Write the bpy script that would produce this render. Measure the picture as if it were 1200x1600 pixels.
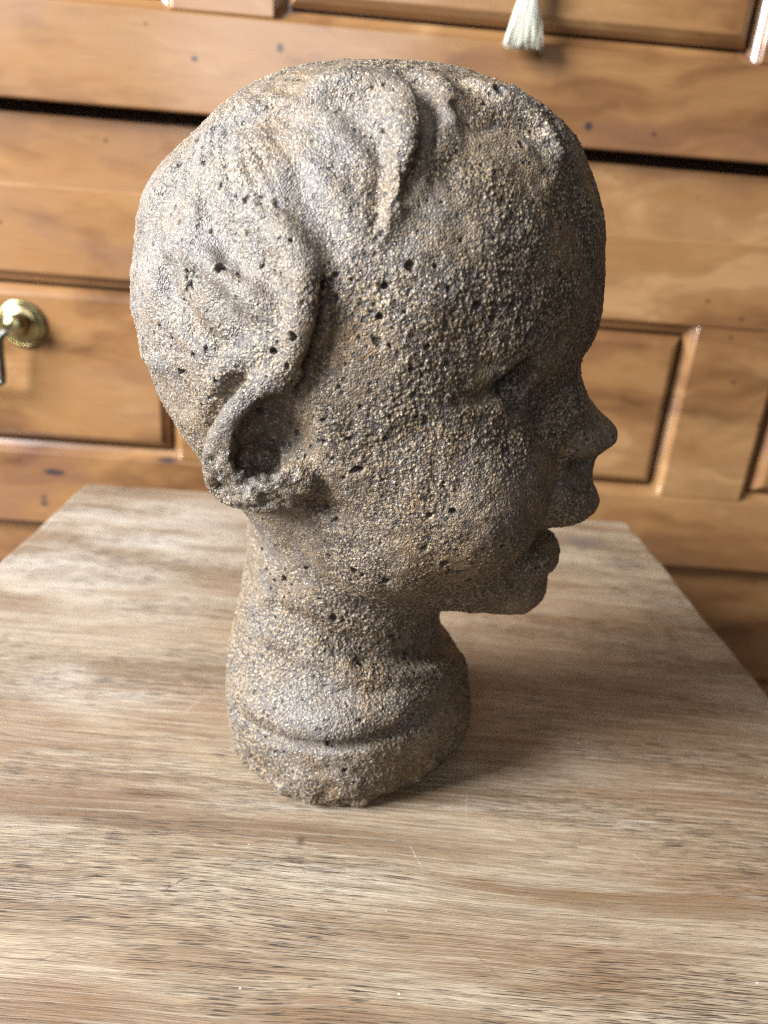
import bpy, bmesh, math, random
import numpy as np
from mathutils import Matrix, Vector

for o in list(bpy.data.objects):
    bpy.data.objects.remove(o)
scene = bpy.context.scene
COL = scene.collection
rng = np.random.default_rng(7)
random.seed(7)

# ------------------------------------------------------------------ camera
cam_data = bpy.data.cameras.new('camera')
cam = bpy.data.objects.new('camera', cam_data)
COL.objects.link(cam)
cam_data.sensor_fit = 'VERTICAL'
cam_data.sensor_height = 24.0
cam_data.lens = 24.0*1150/1600
cam.matrix_world = Matrix(((0.99695011, -0.07090914, -0.03259406, 0.0),
                           (-0.00400143, 0.37065582, -0.92876167, 0.0),
                           (0.07793887, 0.92605948, 0.36924163, 0.22),
                           (0, 0, 0, 1)))
cam_data.clip_start = 0.01
cam_data.clip_end = 50
cam_data.dof.use_dof = True
cam_data.dof.focus_distance = 0.238
cam_data.dof.aperture_fstop = 6.0
scene.camera = cam

# ------------------------------------------------------------------ light: one big window to the left, added rear fill, pale ceiling bounce
world = bpy.data.worlds.new('World')
scene.world = world
world.use_nodes = True
world.node_tree.nodes['Background'].inputs[0].default_value = (0.95, 0.97, 1.0, 1)
world.node_tree.nodes['Background'].inputs[1].default_value = 0.045

def area(name, loc, target, sx, sy, power, color):
    l = bpy.data.lights.new(name, 'AREA')
    l.shape = 'RECTANGLE'; l.size = sx; l.size_y = sy; l.energy = power; l.color = color
    o = bpy.data.objects.new(name, l); COL.objects.link(o)
    o.location = loc
    o.rotation_euler = (Vector(target)-Vector(loc)).to_track_quat('-Z', 'Y').to_euler()
    return o
area('window_light', (-1.70, -0.34, 1.00), (0.0, 0.32, 0.12), 0.85, 1.05, 215, (0.88, 0.94, 1.0))
area('rear_fill_light', (-0.35, -1.70, 1.05), (0.0, 0.40, 0.15), 0.9, 1.2, 14, (0.97, 0.97, 1.0))  # added fill lamp behind the camera to lift the face
area('ceiling_bounce', (-0.35, 0.15, 1.9), (0.0, 0.35, 0.0), 1.8, 1.8, 6, (0.95, 0.97, 1.0))

scene.view_settings.view_transform = 'Standard'
scene.view_settings.look = 'None'
scene.view_settings.exposure = 0.08
scene.view_settings.gamma = 1.0
scene.view_settings.use_curve_mapping = False
scene.render.engine = 'CYCLES'
scene.cycles.max_bounces = 5
scene.cycles.diffuse_bounces = 3
scene.cycles.use_adaptive_sampling = True
scene.cycles.adaptive_threshold = 0.008
scene.cycles.use_denoising = False
scene.cycles.filter_width = 1.25

# ------------------------------------------------------------------ small helpers
def link(name, mesh, mat=None, parent=None, loc=None):
    o = bpy.data.objects.new(name, mesh)
    COL.objects.link(o)
    if mat is not None:
        mesh.materials.clear(); mesh.materials.append(mat)
    if parent is not None: o.parent = parent
    if loc is not None: o.location = loc
    return o
def empty(name, loc=(0, 0, 0), rotz=0.0):
    o = bpy.data.objects.new(name, None); COL.objects.link(o)
    o.location = loc; o.rotation_euler = (0, 0, rotz); o.empty_display_size = 0.02
    return o
def tag(o, label, cat, group=None):
    o['label'] = label; o['category'] = cat
    if group: o['group'] = group
def bevel(o, w, seg=2, angle=35):
    m = o.modifiers.new('bevel', 'BEVEL'); m.width = w; m.segments = seg; m.limit_method = 'ANGLE'; m.angle_limit = math.radians(angle)
    m.harden_normals = False
def smooth(mesh, ang=40):
    mesh.polygons.foreach_set('use_smooth', [True]*len(mesh.polygons))
    if ang < 180 and hasattr(mesh, 'set_sharp_from_angle'):
        mesh.set_sharp_from_angle(angle=math.radians(ang))
def pydata(name, v, f):
    me = bpy.data.meshes.new(name); me.from_pydata([tuple(map(float, p)) for p in v], [], f); me.update()
    return me
def box_data(x0, x1, y0, y1, z0, z1):
    v = [(x, y, z) for z in (z0, z1) for y in (y0, y1) for x in (x0, x1)]
    f = [(0,2,3,1),(4,5,7,6),(0,1,5,4),(2,6,7,3),(0,4,6,2),(1,3,7,5)]
    return v, f
def lathe(name, prof, n=48):
    """profile (radius, height) turned about -y (towards the viewer)"""
    v, f = [], []
    for r, h in prof:
        for k in range(n):
            a = 2*math.pi*k/n
            v.append((r*math.cos(a), -h, r*math.sin(a)))
    for i in range(len(prof)-1):
        for k in range(n):
            f.append((i*n+k, i*n+(k+1) % n, (i+1)*n+(k+1) % n, (i+1)*n+k))
    f.append(tuple(range((len(prof)-1)*n, len(prof)*n)))
    me = pydata(name, v, f); smooth(me, 50)
    return me
def tube_mesh(name, pts, rad, n=10):
    p = np.array(pts, float); v, f = [], []
    rad = np.broadcast_to(np.array(rad, float), (len(p),))
    up = np.array([0.3, 1.0, 0.2]); up /= np.linalg.norm(up)
    for i in range(len(p)):
        t = p[min(i+1, len(p)-1)]-p[max(i-1, 0)]; t /= np.linalg.norm(t)+1e-12
        a = np.cross(t, up); a /= np.linalg.norm(a)+1e-12; b = np.cross(t, a)
        for k in range(n):
            an = 2*math.pi*k/n
            v.append(p[i]+rad[i]*(math.cos(an)*a+math.sin(an)*b))
    for i in range(len(p)-1):
        for k in range(n):
            f.append((i*n+k, i*n+(k+1) % n, (i+1)*n+(k+1) % n, (i+1)*n+k))
    f.append(tuple(range(n))[::-1]); f.append(tuple(range((len(p)-1)*n, len(p)*n)))
    return v, f

class Nodes:
    """terse node building"""
    def __init__(self, name):
        self.mat = bpy.data.materials.new(name); self.mat.use_nodes = True
        self.t = self.mat.node_tree
        self.bsdf = self.t.nodes['Principled BSDF']
        self.out = self.t.nodes['Material Output']
    def put(self, sock, v):
        if hasattr(v, 'is_output'): self.t.links.new(v, sock)
        elif v is not None: sock.default_value = v
    def node(self, kind, out=0, props=None, **ins):
        n = self.t.nodes.new(kind)
        for k, v in (props or {}).items(): setattr(n, k, v)
        for k, v in ins.items():
            key = int(k[1:]) if k[0] == 'i' and k[1:].isdigit() else k.replace('_', ' ')
            self.put(n.inputs[key], v)
        return n.outputs[out]
    def coord(self, kind='Object'):
        n = self.t.nodes.new('ShaderNodeTexCoord'); return n.outputs[kind]
    def mapping(self, vec, loc=(0,0,0), rot=(0,0,0), scale=(1,1,1)):
        return self.node('ShaderNodeMapping', Vector=vec, Location=loc, Rotation=rot, Scale=scale)
    def noise(self, vec, scale, detail=4, rough=0.55, dist=0.0, out=0):
        return self.node('ShaderNodeTexNoise', out, Vector=vec, Scale=scale, Detail=detail, Roughness=rough, Distortion=dist)
    def math(self, op, a, b=0.0, c=None, clamp=False):
        n = self.t.nodes.new('ShaderNodeMath'); n.operation = op; n.use_clamp = clamp
        self.put(n.inputs[0], a); self.put(n.inputs[1], b)
        if c is not None: self.put(n.inputs[2], c)
        return n.outputs[0]
    def vmath(self, op, a, b=None, out=0):
        n = self.t.nodes.new('ShaderNodeVectorMath'); n.operation = op
        self.put(n.inputs[0], a)
        if b is not None: self.put(n.inputs[1], b)
        return n.outputs[out]
    def remap(self, v, a, b, lo=0.0, hi=1.0, smooth=True):
        n = self.t.nodes.new('ShaderNodeMapRange'); n.interpolation_type = 'SMOOTHSTEP' if smooth else 'LINEAR'
        self.put(n.inputs[0], v); self.put(n.inputs[1], a); self.put(n.inputs[2], b); self.put(n.inputs[3], lo); self.put(n.inputs[4], hi)
        return n.outputs[0]
    def mix(self, fac, a, b, mode='MIX'):
        n = self.t.nodes.new('ShaderNodeMix'); n.data_type = 'RGBA'; n.blend_type = mode
        self.put(n.inputs[0], fac)
        self.put(n.inputs[6], (*a, 1) if isinstance(a, tuple) else a)
        self.put(n.inputs[7], (*b, 1) if isinstance(b, tuple) else b)
        return n.outputs[2]
    def ramp(self, fac, stops, interp='LINEAR'):
        n = self.t.nodes.new('ShaderNodeValToRGB'); n.color_ramp.interpolation = interp
        e = n.color_ramp.elements
        while len(e) < len(stops): e.new(0.5)
        for el, (p, c) in zip(e, stops):
            el.position = p; el.color = (*c, 1)
        self.put(n.inputs[0], fac)
        return n.outputs[0]
    def bump(self, h, dist, strength=1.0, normal=None):
        n = self.t.nodes.new('ShaderNodeBump')
        n.inputs['Strength'].default_value = strength; n.inputs['Distance'].default_value = dist
        self.put(n.inputs['Height'], h)
        if normal is not None: self.put(n.inputs['Normal'], normal)
        return n.outputs[0]
    def spots(self, vec, items):
        """mask of small stains or knots: (centre, radii, softness)"""
        acc = None
        for c, r, soft in items:
            d = self.vmath('SUBTRACT', vec, c)
            d = self.vmath('DIVIDE', d, r)
            l = self.vmath('LENGTH', d, out=1)
            m = self.remap(l, 1.0, 1.0-soft)
            acc = m if acc is None else self.math('MAXIMUM', acc, m)
        return acc
    def finish(self, **ins):
        for k, v in ins.items():
            s = self.bsdf.inputs[k.replace('_', ' ')]
            if isinstance(v, tuple) and len(v) == 3: v = (*v, 1)
            self.put(s, v)
        return self.mat

# ------------------------------------------------------------------ materials
def cabinet_wood(name, seed, knots=(), tone=1.0):
    m = Nodes(name)
    P = m.node('ShaderNodeNewGeometry', 0)
    v = m.mapping(P, loc=(seed*3.1, seed*1.7, seed*2.3))
    warp = m.noise(m.mapping(v, scale=(2.2, 2.2, 4.5)), 1.6, 3, 0.5, out=1)
    wv = m.vmath('ADD', m.mapping(v, scale=(1.2, 9, 11)), m.vmath('SCALE', warp))
    wv.node.inputs[1].links[0].from_node.inputs['Scale'].default_value = 2.2
    figure = m.noise(wv, 1.6, 5, 0.55)
    rings = m.math('SINE', m.math('MULTIPLY', figure, 34.0))
    rings = m.remap(rings, -1.0, 1.0)
    fine = m.noise(m.mapping(v, scale=(9, 140, 260)), 3.0, 4, 0.6)
    cloud = m.noise(m.mapping(v, scale=(3.0, 5, 6.5)), 2.2, 4, 0.6)
    col = m.ramp(figure, [(0.31, (0.092, 0.039, 0.015)), (0.43, (0.195, 0.091, 0.034)), (0.54, (0.252, 0.124, 0.047)), (0.66, (0.330, 0.180, 0.078))])
    col = m.mix(m.math('MULTIPLY', rings, 0.22), col, (0.135, 0.058, 0.022))
    col = m.mix(m.remap(fine, 0.52, 0.72, 0, 0.35), col, (0.110, 0.048, 0.020))
    col = m.mix(m.remap(cloud, 0.52, 0.68, 0, 0.50), col, (0.150, 0.066, 0.038))
    col = m.mix(m.remap(cloud, 0.44, 0.28, 0, 0.35), col, (0.38, 0.215, 0.09))
    worm = m.node('ShaderNodeTexVoronoi', 0, Vector=m.mapping(v, scale=(1, 1, 1.3)), Scale=26.0)
    col = m.mix(m.remap(worm, 0.075, 0.035, 0, 0.75), col, (0.035, 0.018, 0.012))
    if knots:
        col = m.mix(m.math('MULTIPLY', m.spots(P, knots), 0.93), col, (0.030, 0.022, 0.024))
    ro = m.remap(cloud, 0.3, 0.7, 0.22, 0.36)
    big = m.noise(v, 30, 1, 0.5)
    nrm = m.bump(big, 0.0006, 0.5)
    return m.finish(Base_Color=col, Roughness=ro, Normal=nrm, Coat_Weight=0.7, Coat_Roughness=0.16)

def table_wood():
    m = Nodes('bleached_tabletop_wood')
    P = m.node('ShaderNodeNewGeometry', 0)
    sway = m.noise(m.mapping(P, scale=(3.0, 6.0, 3)), 2.0, 2, 0.5, out=1)
    sw = m.vmath('SCALE', m.vmath('SUBTRACT', sway, (0.5, 0.5, 0.5))); sw.node.inputs['Scale'].default_value = 0.013
    Q = m.vmath('ADD', P, m.vmath('MULTIPLY', sw, (0.0, 1.0, 0.0)))
    Q = m.mapping(Q, rot=(0, 0, math.radians(1.5)))
    bands = m.noise(m.mapping(Q, scale=(1.8, 26, 26)), 1.5, 4, 0.6)
    streak = m.noise(m.mapping(Q, scale=(18, 330, 330)), 2.2, 5, 0.68)
    fibre = m.noise(m.mapping(Q, scale=(40, 900, 900)), 2.0, 3, 0.6)
    cloud = m.noise(m.mapping(Q, scale=(5, 17, 17)), 1.3, 5, 0.64)
    cloud2 = m.noise(m.mapping(Q, loc=(3.3, 7.1, 0), scale=(5, 34, 34)), 1.4, 5, 0.65)
    patch = m.noise(m.mapping(Q, loc=(1.3, 2.1, 0), scale=(2.6, 4.6, 4)), 1.5, 5, 0.6)
    col = m.ramp(bands, [(0.33, (0.155, 0.086, 0.040)), (0.43, (0.290, 0.200, 0.120)), (0.53, (0.365, 0.275, 0.180)), (0.64, (0.198, 0.116, 0.057))])
    col = m.mix(m.remap(cloud, 0.47, 0.62, 0, 0.75), col, (0.185, 0.110, 0.056))
    col = m.mix(m.remap(cloud2, 0.50, 0.36, 0, 0.65), col, (0.420, 0.345, 0.255))
    col = m.mix(m.remap(streak, 0.47, 0.60, 0, 0.58), col, (0.170, 0.115, 0.072))
    col = m.mix(m.remap(fibre, 0.47, 0.64, 0, 0.50), col, (0.20, 0.14, 0.09))
    # wax-stained brown areas: towards the back right of the board and along the front edge
    stain = m.spots(P, [((0.130, 0.370, 0.0), (0.150, 0.140, 1.0), 0.95), ((-0.080, 0.285, 0.0), (0.080, 0.040, 1.0), 0.9), ((-0.100, 0.235, 0.0), (0.060, 0.016, 1.0), 0.9),
                        ((-0.045, 0.385, 0.0), (0.070, 0.055, 1.0), 0.9), ((-0.150, 0.265, 0.0), (0.080, 0.050, 1.0), 0.9), ((0.160, 0.285, 0.0), (0.080, 0.090, 1.0), 0.9),
                        ((0.135, 0.205, 0.0), (0.055, 0.018, 1.0), 0.9), ((0.075, 0.168, 0.0), (0.080, 0.020, 1.0), 0.9),
                        ((-0.078, 0.147, 0.0), (0.034, 0.011, 1.0), 0.8), ((0.0, 0.149, 0.0), (0.030, 0.008, 1.0), 0.8)])
    rag = m.math('MULTIPLY', stain, m.remap(m.math('ADD', m.math('MULTIPLY', patch, 0.55), m.math('MULTIPLY', streak, 0.45)), 0.36, 0.58), clamp=True)
    col = m.mix(m.math('MULTIPLY', rag, 0.85), col, (0.190, 0.105, 0.052))
    grey = m.spots(P, [((0.175, 0.520, 0.0), (0.028, 0.020, 1), 0.9), ((0.195, 0.485, 0.0), (0.022, 0.018, 1), 0.9)])
    col = m.mix(m.math('MULTIPLY', grey, m.remap(cloud2, 0.35, 0.6, 0.3, 0.75)), col, (0.085, 0.070, 0.065))
    whitened = m.math('MULTIPLY', m.spots(P, [((-0.17, 0.46, 0.0), (0.14, 0.16, 1), 0.9), ((-0.12, 0.30, 0.0), (0.06, 0.03, 1), 0.9)]), m.remap(cloud, 0.62, 0.40, 0.05, 0.70))  # window light on the left of the board painted in as paler wood
    col = m.mix(whitened, col, (0.540, 0.485, 0.410))
    lines = m.noise(m.mapping(Q, loc=(1, 9, 0), scale=(7, 520, 520)), 1.6, 4, 0.6)
    lz = m.remap(m.noise(m.mapping(Q, loc=(8, 3, 0), scale=(4, 13, 13)), 1.5, 4, 0.6), 0.40, 0.62, 0.40, 1.0)
    col = m.mix(m.math('MULTIPLY', m.remap(lines, 0.50, 0.62, 0, 0.55), lz), col, (0.120, 0.072, 0.040))
    col = m.mix(m.math('MULTIPLY', m.remap(lines, 0.46, 0.38, 0, 0.30), lz), col, (0.50, 0.44, 0.36))
    # open pores: short dark dashes along the grain
    pores = m.noise(m.mapping(Q, scale=(75, 2800, 2800)), 1.0, 2, 0.5)
    zone = m.noise(m.mapping(Q, loc=(5, 1, 0), scale=(5, 16, 16)), 1.6, 4, 0.6)
    pm = m.remap(pores, m.remap(zone, 0.38, 0.58, 0.69, 0.545), m.remap(zone, 0.38, 0.58, 0.74, 0.595))
    col = m.mix(m.math('MULTIPLY', pm, 0.90), col, (0.030, 0.019, 0.013))
    # scratches: dark cuts and pale scuffs at their own places: x, y, half length, half width, angle, colour
    wob = m.noise(P, 160, 2, 0.5)
    gaps = m.remap(m.noise(P, 240, 2, 0.5), 0.36, 0.56, 0.15, 1.0)
    def cut(x, y, L, w, ang):
        q = m.mapping(m.vmath('SUBTRACT', P, (x, y, 0)), rot=(0, 0, -ang))
        s = m.node('ShaderNodeSeparateXYZ', 0, Vector=q).node
        yy = m.math('ABSOLUTE', m.math('ADD', s.outputs[1], m.math('MULTIPLY', m.math('SUBTRACT', wob, 0.5), w*9)))
        xx = m.math('ABSOLUTE', s.outputs[0])
        taper = m.remap(xx, L, L*0.3)
        return m.math('MULTIPLY', m.remap(yy, w, w*0.3), taper)
    dark = pale = None
    for a in DARK_CUTS:
        c = cut(*a); dark = c if dark is None else m.math('MAXIMUM', dark, c)
    for a in PALE_CUTS:
        c = cut(*a); pale = c if pale is None else m.math('MAXIMUM', pale, c)
    col = m.mix(m.math('MULTIPLY', m.math('MULTIPLY', pale, gaps), 0.40), col, (0.68, 0.64, 0.58))
    col = m.mix(m.math('MULTIPLY', m.math('MULTIPLY', dark, gaps), 0.75), col, (0.055, 0.036, 0.022))
    drops = m.spots(P, [((-0.0135, 0.2120, 0.0), (0.0024, 0.0034, 1), 0.9), ((-0.076, 0.232, 0), (0.020, 0.0045, 1), 0.8), ((-0.047, 0.297, 0.0), (0.006, 0.008, 1), 0.8)])
    col = m.mix(m.math('MULTIPLY', drops, m.remap(m.math('ADD', m.math('MULTIPLY', cloud2, 0.5), m.math('MULTIPLY', fibre, 0.5)), 0.38, 0.55, 0.05, 0.9)), col, (0.085, 0.042, 0.017))
    specks = m.node('ShaderNodeTexVoronoi', 0, Vector=P, Scale=60.0)
    col = m.mix(m.remap(specks, 0.030, 0.020, 0, 0.45), col, (0.78, 0.76, 0.72))
    h = m.math('SUBTRACT', m.math('MULTIPLY', lines, 0.8), m.math('MULTIPLY', pores, 0.9))
    nrm = m.bump(h, 0.0008, 0.8)
    ro = m.remap(cloud2, 0.35, 0.65, 0.40, 0.60)
    return m.finish(Base_Color=col, Roughness=ro, Normal=nrm, Specular_IOR_Level=0.45)

DARK_CUTS = [(-0.0545, 0.1900, 0.0085, 0.00042, 0.62), (-0.0370, 0.2005, 0.0060, 0.00026, 0.70), (-0.0150, 0.2000, 0.021, 0.00030, -0.10),
             (-0.0120, 0.2010, 0.0045, 0.00020, -1.15), (-0.0330, 0.1870, 0.014, 0.00013, 0.75), (-0.0800, 0.2530, 0.020, 0.00014, 0.55),
             (-0.1300, 0.2900, 0.05, 0.00018, -0.30), (0.0560, 0.2010, 0.016, 0.00020, 0.10), (-0.0820, 0.1640, 0.014, 0.00014, 0.6),
             (-0.15, 0.345, 0.045, 0.0003, 0.02), (0.052, 0.165, 0.012, 0.00016, -0.8)]
PALE_CUTS = [(0.0300, 0.2080, 0.0070, 0.00026, -1.2), (0.0520, 0.2350, 0.012, 0.00014, 1.45), (0.1180, 0.2100, 0.010, 0.00018, -0.95), (-0.1300, 0.3330, 0.020, 0.00022, 0.6), (-0.0720, 0.2900, 0.012, 0.0002, 1.2)]

def clay():
    m = Nodes('gritty_fired_clay')
    P = m.coord('Object')
    big = m.noise(P, 22, 4, 0.6)
    big2 = m.noise(m.mapping(P, loc=(0.7, 0.2, 0.4)), 34, 4, 0.6)
    mid = m.noise(P, 120, 4, 0.65)
    tone = m.node('ShaderNodeAttribute', 2, props={'attribute_name': 'grain_tone'})
    rough = m.node('ShaderNodeAttribute', 2, props={'attribute_name': 'grit'})
    pit = m.node('ShaderNodeAttribute', 2, props={'attribute_name': 'pit'})
    vor = m.node('ShaderNodeTexVoronoi', 1, Vector=P, Scale=1600.0)
    vs = m.node('ShaderNodeSeparateColor', 0, Color=vor).node
    r1, r2, r3 = vs.outputs[0], vs.outputs[1], vs.outputs[2]
    vd = m.node('ShaderNodeTexVoronoi', 0, Vector=P, Scale=1600.0)
    base = m.ramp(big, [(0.30, (0.112, 0.090, 0.072)), (0.46, (0.164, 0.115, 0.074)), (0.58, (0.188, 0.125, 0.070)), (0.72, (0.140, 0.110, 0.086))])
    base = m.mix(m.remap(big2, 0.52, 0.70, 0, 0.70), base, (0.205, 0.115, 0.042))
    base = m.mix(m.remap(big2, 0.46, 0.30, 0, 0.60), base, (0.120, 0.113, 0.112))
    base = m.mix(m.remap(mid, 0.48, 0.68, 0, 0.65), base, (0.060, 0.045, 0.035))
    # own colouring of the piece: ochre bloom on brow and cheek, grey slip on the hair, a dark rubbed patch on the curl
    okr = m.spots(P, [((0.026, -0.046, 0.236), (0.034, 0.04, 0.020), 0.9), ((0.030, -0.048, 0.112), (0.034, 0.04, 0.026), 0.9), ((0.060, -0.01, 0.086), (0.02, 0.04, 0.016), 0.9)])
    base = m.mix(m.math('MULTIPLY', okr, m.remap(mid, 0.3, 0.6, 0.15, 0.55)), base, (0.225, 0.140, 0.058))
    slip = m.spots(P, [((-0.030, -0.04, 0.225), (0.065, 0.06, 0.052), 0.9), ((-0.005, -0.045, 0.040), (0.045, 0.05, 0.034), 0.9), ((-0.07, -0.03, 0.19), (0.05, 0.06, 0.05), 0.9)])
    base = m.mix(m.math('MULTIPLY', slip, m.remap(big2, 0.3, 0.65, 0.65, 0.15)), base, (0.225, 0.215, 0.212))
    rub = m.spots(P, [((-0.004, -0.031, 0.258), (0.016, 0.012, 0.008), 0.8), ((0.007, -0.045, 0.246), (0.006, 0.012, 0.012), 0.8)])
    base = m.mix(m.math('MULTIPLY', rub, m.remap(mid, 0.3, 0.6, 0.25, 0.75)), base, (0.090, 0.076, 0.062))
    ear_dark = m.spots(P, [((-0.026, -0.060, 0.158), (0.013, 0.02, 0.016), 0.7), ((-0.030, -0.058, 0.141), (0.018, 0.02, 0.009), 0.8)])  # darker tone inside the ear hollow
    base = m.mix(m.math('MULTIPLY', ear_dark, m.remap(mid, 0.35, 0.6, 0.30, 0.85)), base, (0.050, 0.042, 0.034))
    # clusters of black mineral specks
    zone = m.remap(m.noise(m.mapping(P, loc=(2, 1, 5)), 70, 3, 0.6), 0.46, 0.66)
    sp = m.node('ShaderNodeTexVoronoi', 0, Vector=P, Scale=820.0)
    base = m.mix(m.math('MULTIPLY', m.remap(sp, 0.34, 0.20), m.math('MULTIPLY', zone, 0.85)), base, (0.035, 0.032, 0.034))
    # single grains: black, ochre, pale quartz
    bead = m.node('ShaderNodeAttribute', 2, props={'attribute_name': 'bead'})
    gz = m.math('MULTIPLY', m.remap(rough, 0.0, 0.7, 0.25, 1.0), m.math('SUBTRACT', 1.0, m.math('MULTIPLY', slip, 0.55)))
    base = m.mix(m.math('MULTIPLY', m.remap(bead, 0.55, 0.05), m.math('MULTIPLY', gz, 0.90)), base, (0.050, 0.034, 0.023))  # crevice shade painted in: dark between the beads, by their height
    base = m.mix(m.math('MULTIPLY', m.remap(bead, 0.35, 0.85), m.math('MULTIPLY', gz, 0.28)), base, (0.270, 0.190, 0.105))  # bead tops painted lighter to match
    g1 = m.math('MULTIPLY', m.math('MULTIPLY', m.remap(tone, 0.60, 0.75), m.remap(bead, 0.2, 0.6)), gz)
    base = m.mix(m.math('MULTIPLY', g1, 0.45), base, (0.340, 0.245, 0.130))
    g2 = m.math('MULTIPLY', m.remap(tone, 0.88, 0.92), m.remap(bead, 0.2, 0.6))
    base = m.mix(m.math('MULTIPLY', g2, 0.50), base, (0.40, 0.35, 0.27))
    g3 = m.remap(tone, 0.24, 0.14)
    base = m.mix(m.math('MULTIPLY', g3, 0.60), base, (0.060, 0.052, 0.048))
    base = m.mix(m.remap(r1, 0.90, 0.95, 0, 0.50), base, (0.38, 0.32, 0.22))
    base = m.mix(m.remap(r2, 0.88, 0.94, 0, 0.50), base, (0.050, 0.044, 0.042))
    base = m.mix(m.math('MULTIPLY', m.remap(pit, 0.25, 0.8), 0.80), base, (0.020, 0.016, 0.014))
    # pin-holes too fine to model
    ph = m.node('ShaderNodeTexVoronoi', 0, Vector=m.mapping(P, scale=(1, 1, 0.8)), Scale=290.0)
    phm = m.math('MULTIPLY', m.remap(ph, 0.22, 0.15), m.remap(m.noise(m.mapping(P, loc=(4, 4, 1)), 60, 2, 0.5), 0.36, 0.54))
    base = m.mix(m.math('MULTIPLY', phm, 0.85), base, (0.018, 0.015, 0.014))
    glint = m.remap(r3, 0.88, 0.93)
    ro = m.math('SUBTRACT', 0.58, m.math('MULTIPLY', glint, 0.32))
    h = m.math('SUBTRACT', m.math('ADD', m.math('MULTIPLY', vd, -0.8), m.math('MULTIPLY', r1, 0.6)), m.math('MULTIPLY', phm, 1.5))
    nrm = m.bump(h, 0.00042, 0.9, m.bump(mid, 0.0010, 0.5))
    return m.finish(Base_Color=base, Roughness=ro, Normal=nrm, Specular_IOR_Level=0.62)

def brass():
    m = Nodes('aged_brass')
    P = m.node('ShaderNodeNewGeometry', 0)
    n = m.noise(P, 90, 4, 0.6)
    col = m.ramp(n, [(0.35, (0.200, 0.160, 0.075)), (0.6, (0.420, 0.350, 0.180)), (0.8, (0.300, 0.250, 0.130))])
    return m.finish(Base_Color=col, Metallic=1.0, Roughness=m.remap(n, 0.3, 0.7, 0.22, 0.38))
def dark_metal():
    m = Nodes('dark_iron')
    P = m.node('ShaderNodeNewGeometry', 0)
    n = m.noise(P, 120, 3, 0.6)
    return m.finish(Base_Color=m.ramp(n, [(0.3, (0.05, 0.048, 0.042)), (0.7, (0.12, 0.115, 0.10))]), Metallic=1.0, Roughness=0.35)
def thread():
    m = Nodes('cream_thread')
    P = m.node('ShaderNodeNewGeometry', 0)
    n = m.noise(m.mapping(P, scale=(900, 900, 40)), 1.0, 3, 0.6)
    return m.finish(Base_Color=m.ramp(n, [(0.3, (0.45, 0.42, 0.31)), (0.7, (0.66, 0.63, 0.53))]), Roughness=0.6, Sheen_Weight=0.3)
def floor_mat():
    m = Nodes('dark_floor')
    P = m.node('ShaderNodeNewGeometry', 0)
    n = m.noise(m.mapping(P, scale=(1, 8, 1)), 6, 4, 0.6)
    return m.finish(Base_Color=m.ramp(n, [(0.3, (0.06, 0.035, 0.02)), (0.7, (0.11, 0.065, 0.035))]), Roughness=0.5)
# ------------------------------------------------------------------ the head: an implicit solid, turned into a mesh
VOX = 0.0008
GS = (-0.114, 0.104); GT = (-0.088, 0.088); GZ = (-0.004, 0.276)
ax_s = np.arange(GS[0], GS[1], VOX, dtype=np.float32)
ax_t = np.arange(GT[0], GT[1], VOX, dtype=np.float32)
ax_z = np.arange(GZ[0], GZ[1], VOX, dtype=np.float32)

def catmull(pts, n=6):
    """closed smooth curve through the points"""
    p = np.array(pts, float); out = []
    m = len(p)
    for i in range(m):
        a, b, c, d = p[i-1], p[i], p[(i+1) % m], p[(i+2) % m]
        for k in range(n):
            t = k/n
            out.append(0.5*((2*b)+(-a+c)*t+(2*a-5*b+4*c-d)*t*t+(-a+3*b-3*c+d)*t**3))
    return np.array(out)

def open_curve(pts, n=5):
    p = np.array(pts, float)
    if len(p) < 3:
        return p
    q = np.vstack([2*p[0]-p[1], p, 2*p[-1]-p[-2]]); out = []
    for i in range(1, len(q)-2):
        a, b, c, d = q[i-1], q[i], q[i+1], q[i+2]
        for k in range(n):
            t = k/n
            out.append(0.5*((2*b)+(-a+c)*t+(2*a-5*b+4*c-d)*t*t+(-a+3*b-3*c+d)*t**3))
    out.append(p[-1])
    return np.array(out)

# midline outline of skull, face and jaw (forward, up), metres; nose and lips are added on top of it
SKULL = [(-0.0925,0.1907),(-0.0905,0.1720),(-0.0820,0.1500),(-0.0675,0.1320),(-0.0530,0.1130),(-0.0300,0.0950),
         (-0.0050,0.0830),(0.0200,0.0765),(0.0430,0.0750),(0.0580,0.0770),(0.0665,0.0815),(0.0695,0.0885),(0.0680,0.0960),
         (0.0655,0.1050),(0.0645,0.1180),(0.0650,0.1310),(0.0650,0.1450),(0.0640,0.1600),(0.0655,0.1720),
         (0.0700,0.1800),(0.0732,0.1860),(0.0742,0.1940),(0.0732,0.2060),(0.0714,0.2190),(0.0665,0.2325),(0.0583,0.2465),
         (0.0468,0.2550),(0.0330,0.2612),(0.0200,0.2645),(0.0060,0.2660),(-0.0080,0.2664),(-0.0240,0.2650),(-0.0370,0.2625),
         (-0.0505,0.2558),(-0.0632,0.2468),(-0.0750,0.2358),(-0.0850,0.2230),(-0.0903,0.2080)]
HALF_WIDTH = 0.0665

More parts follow.
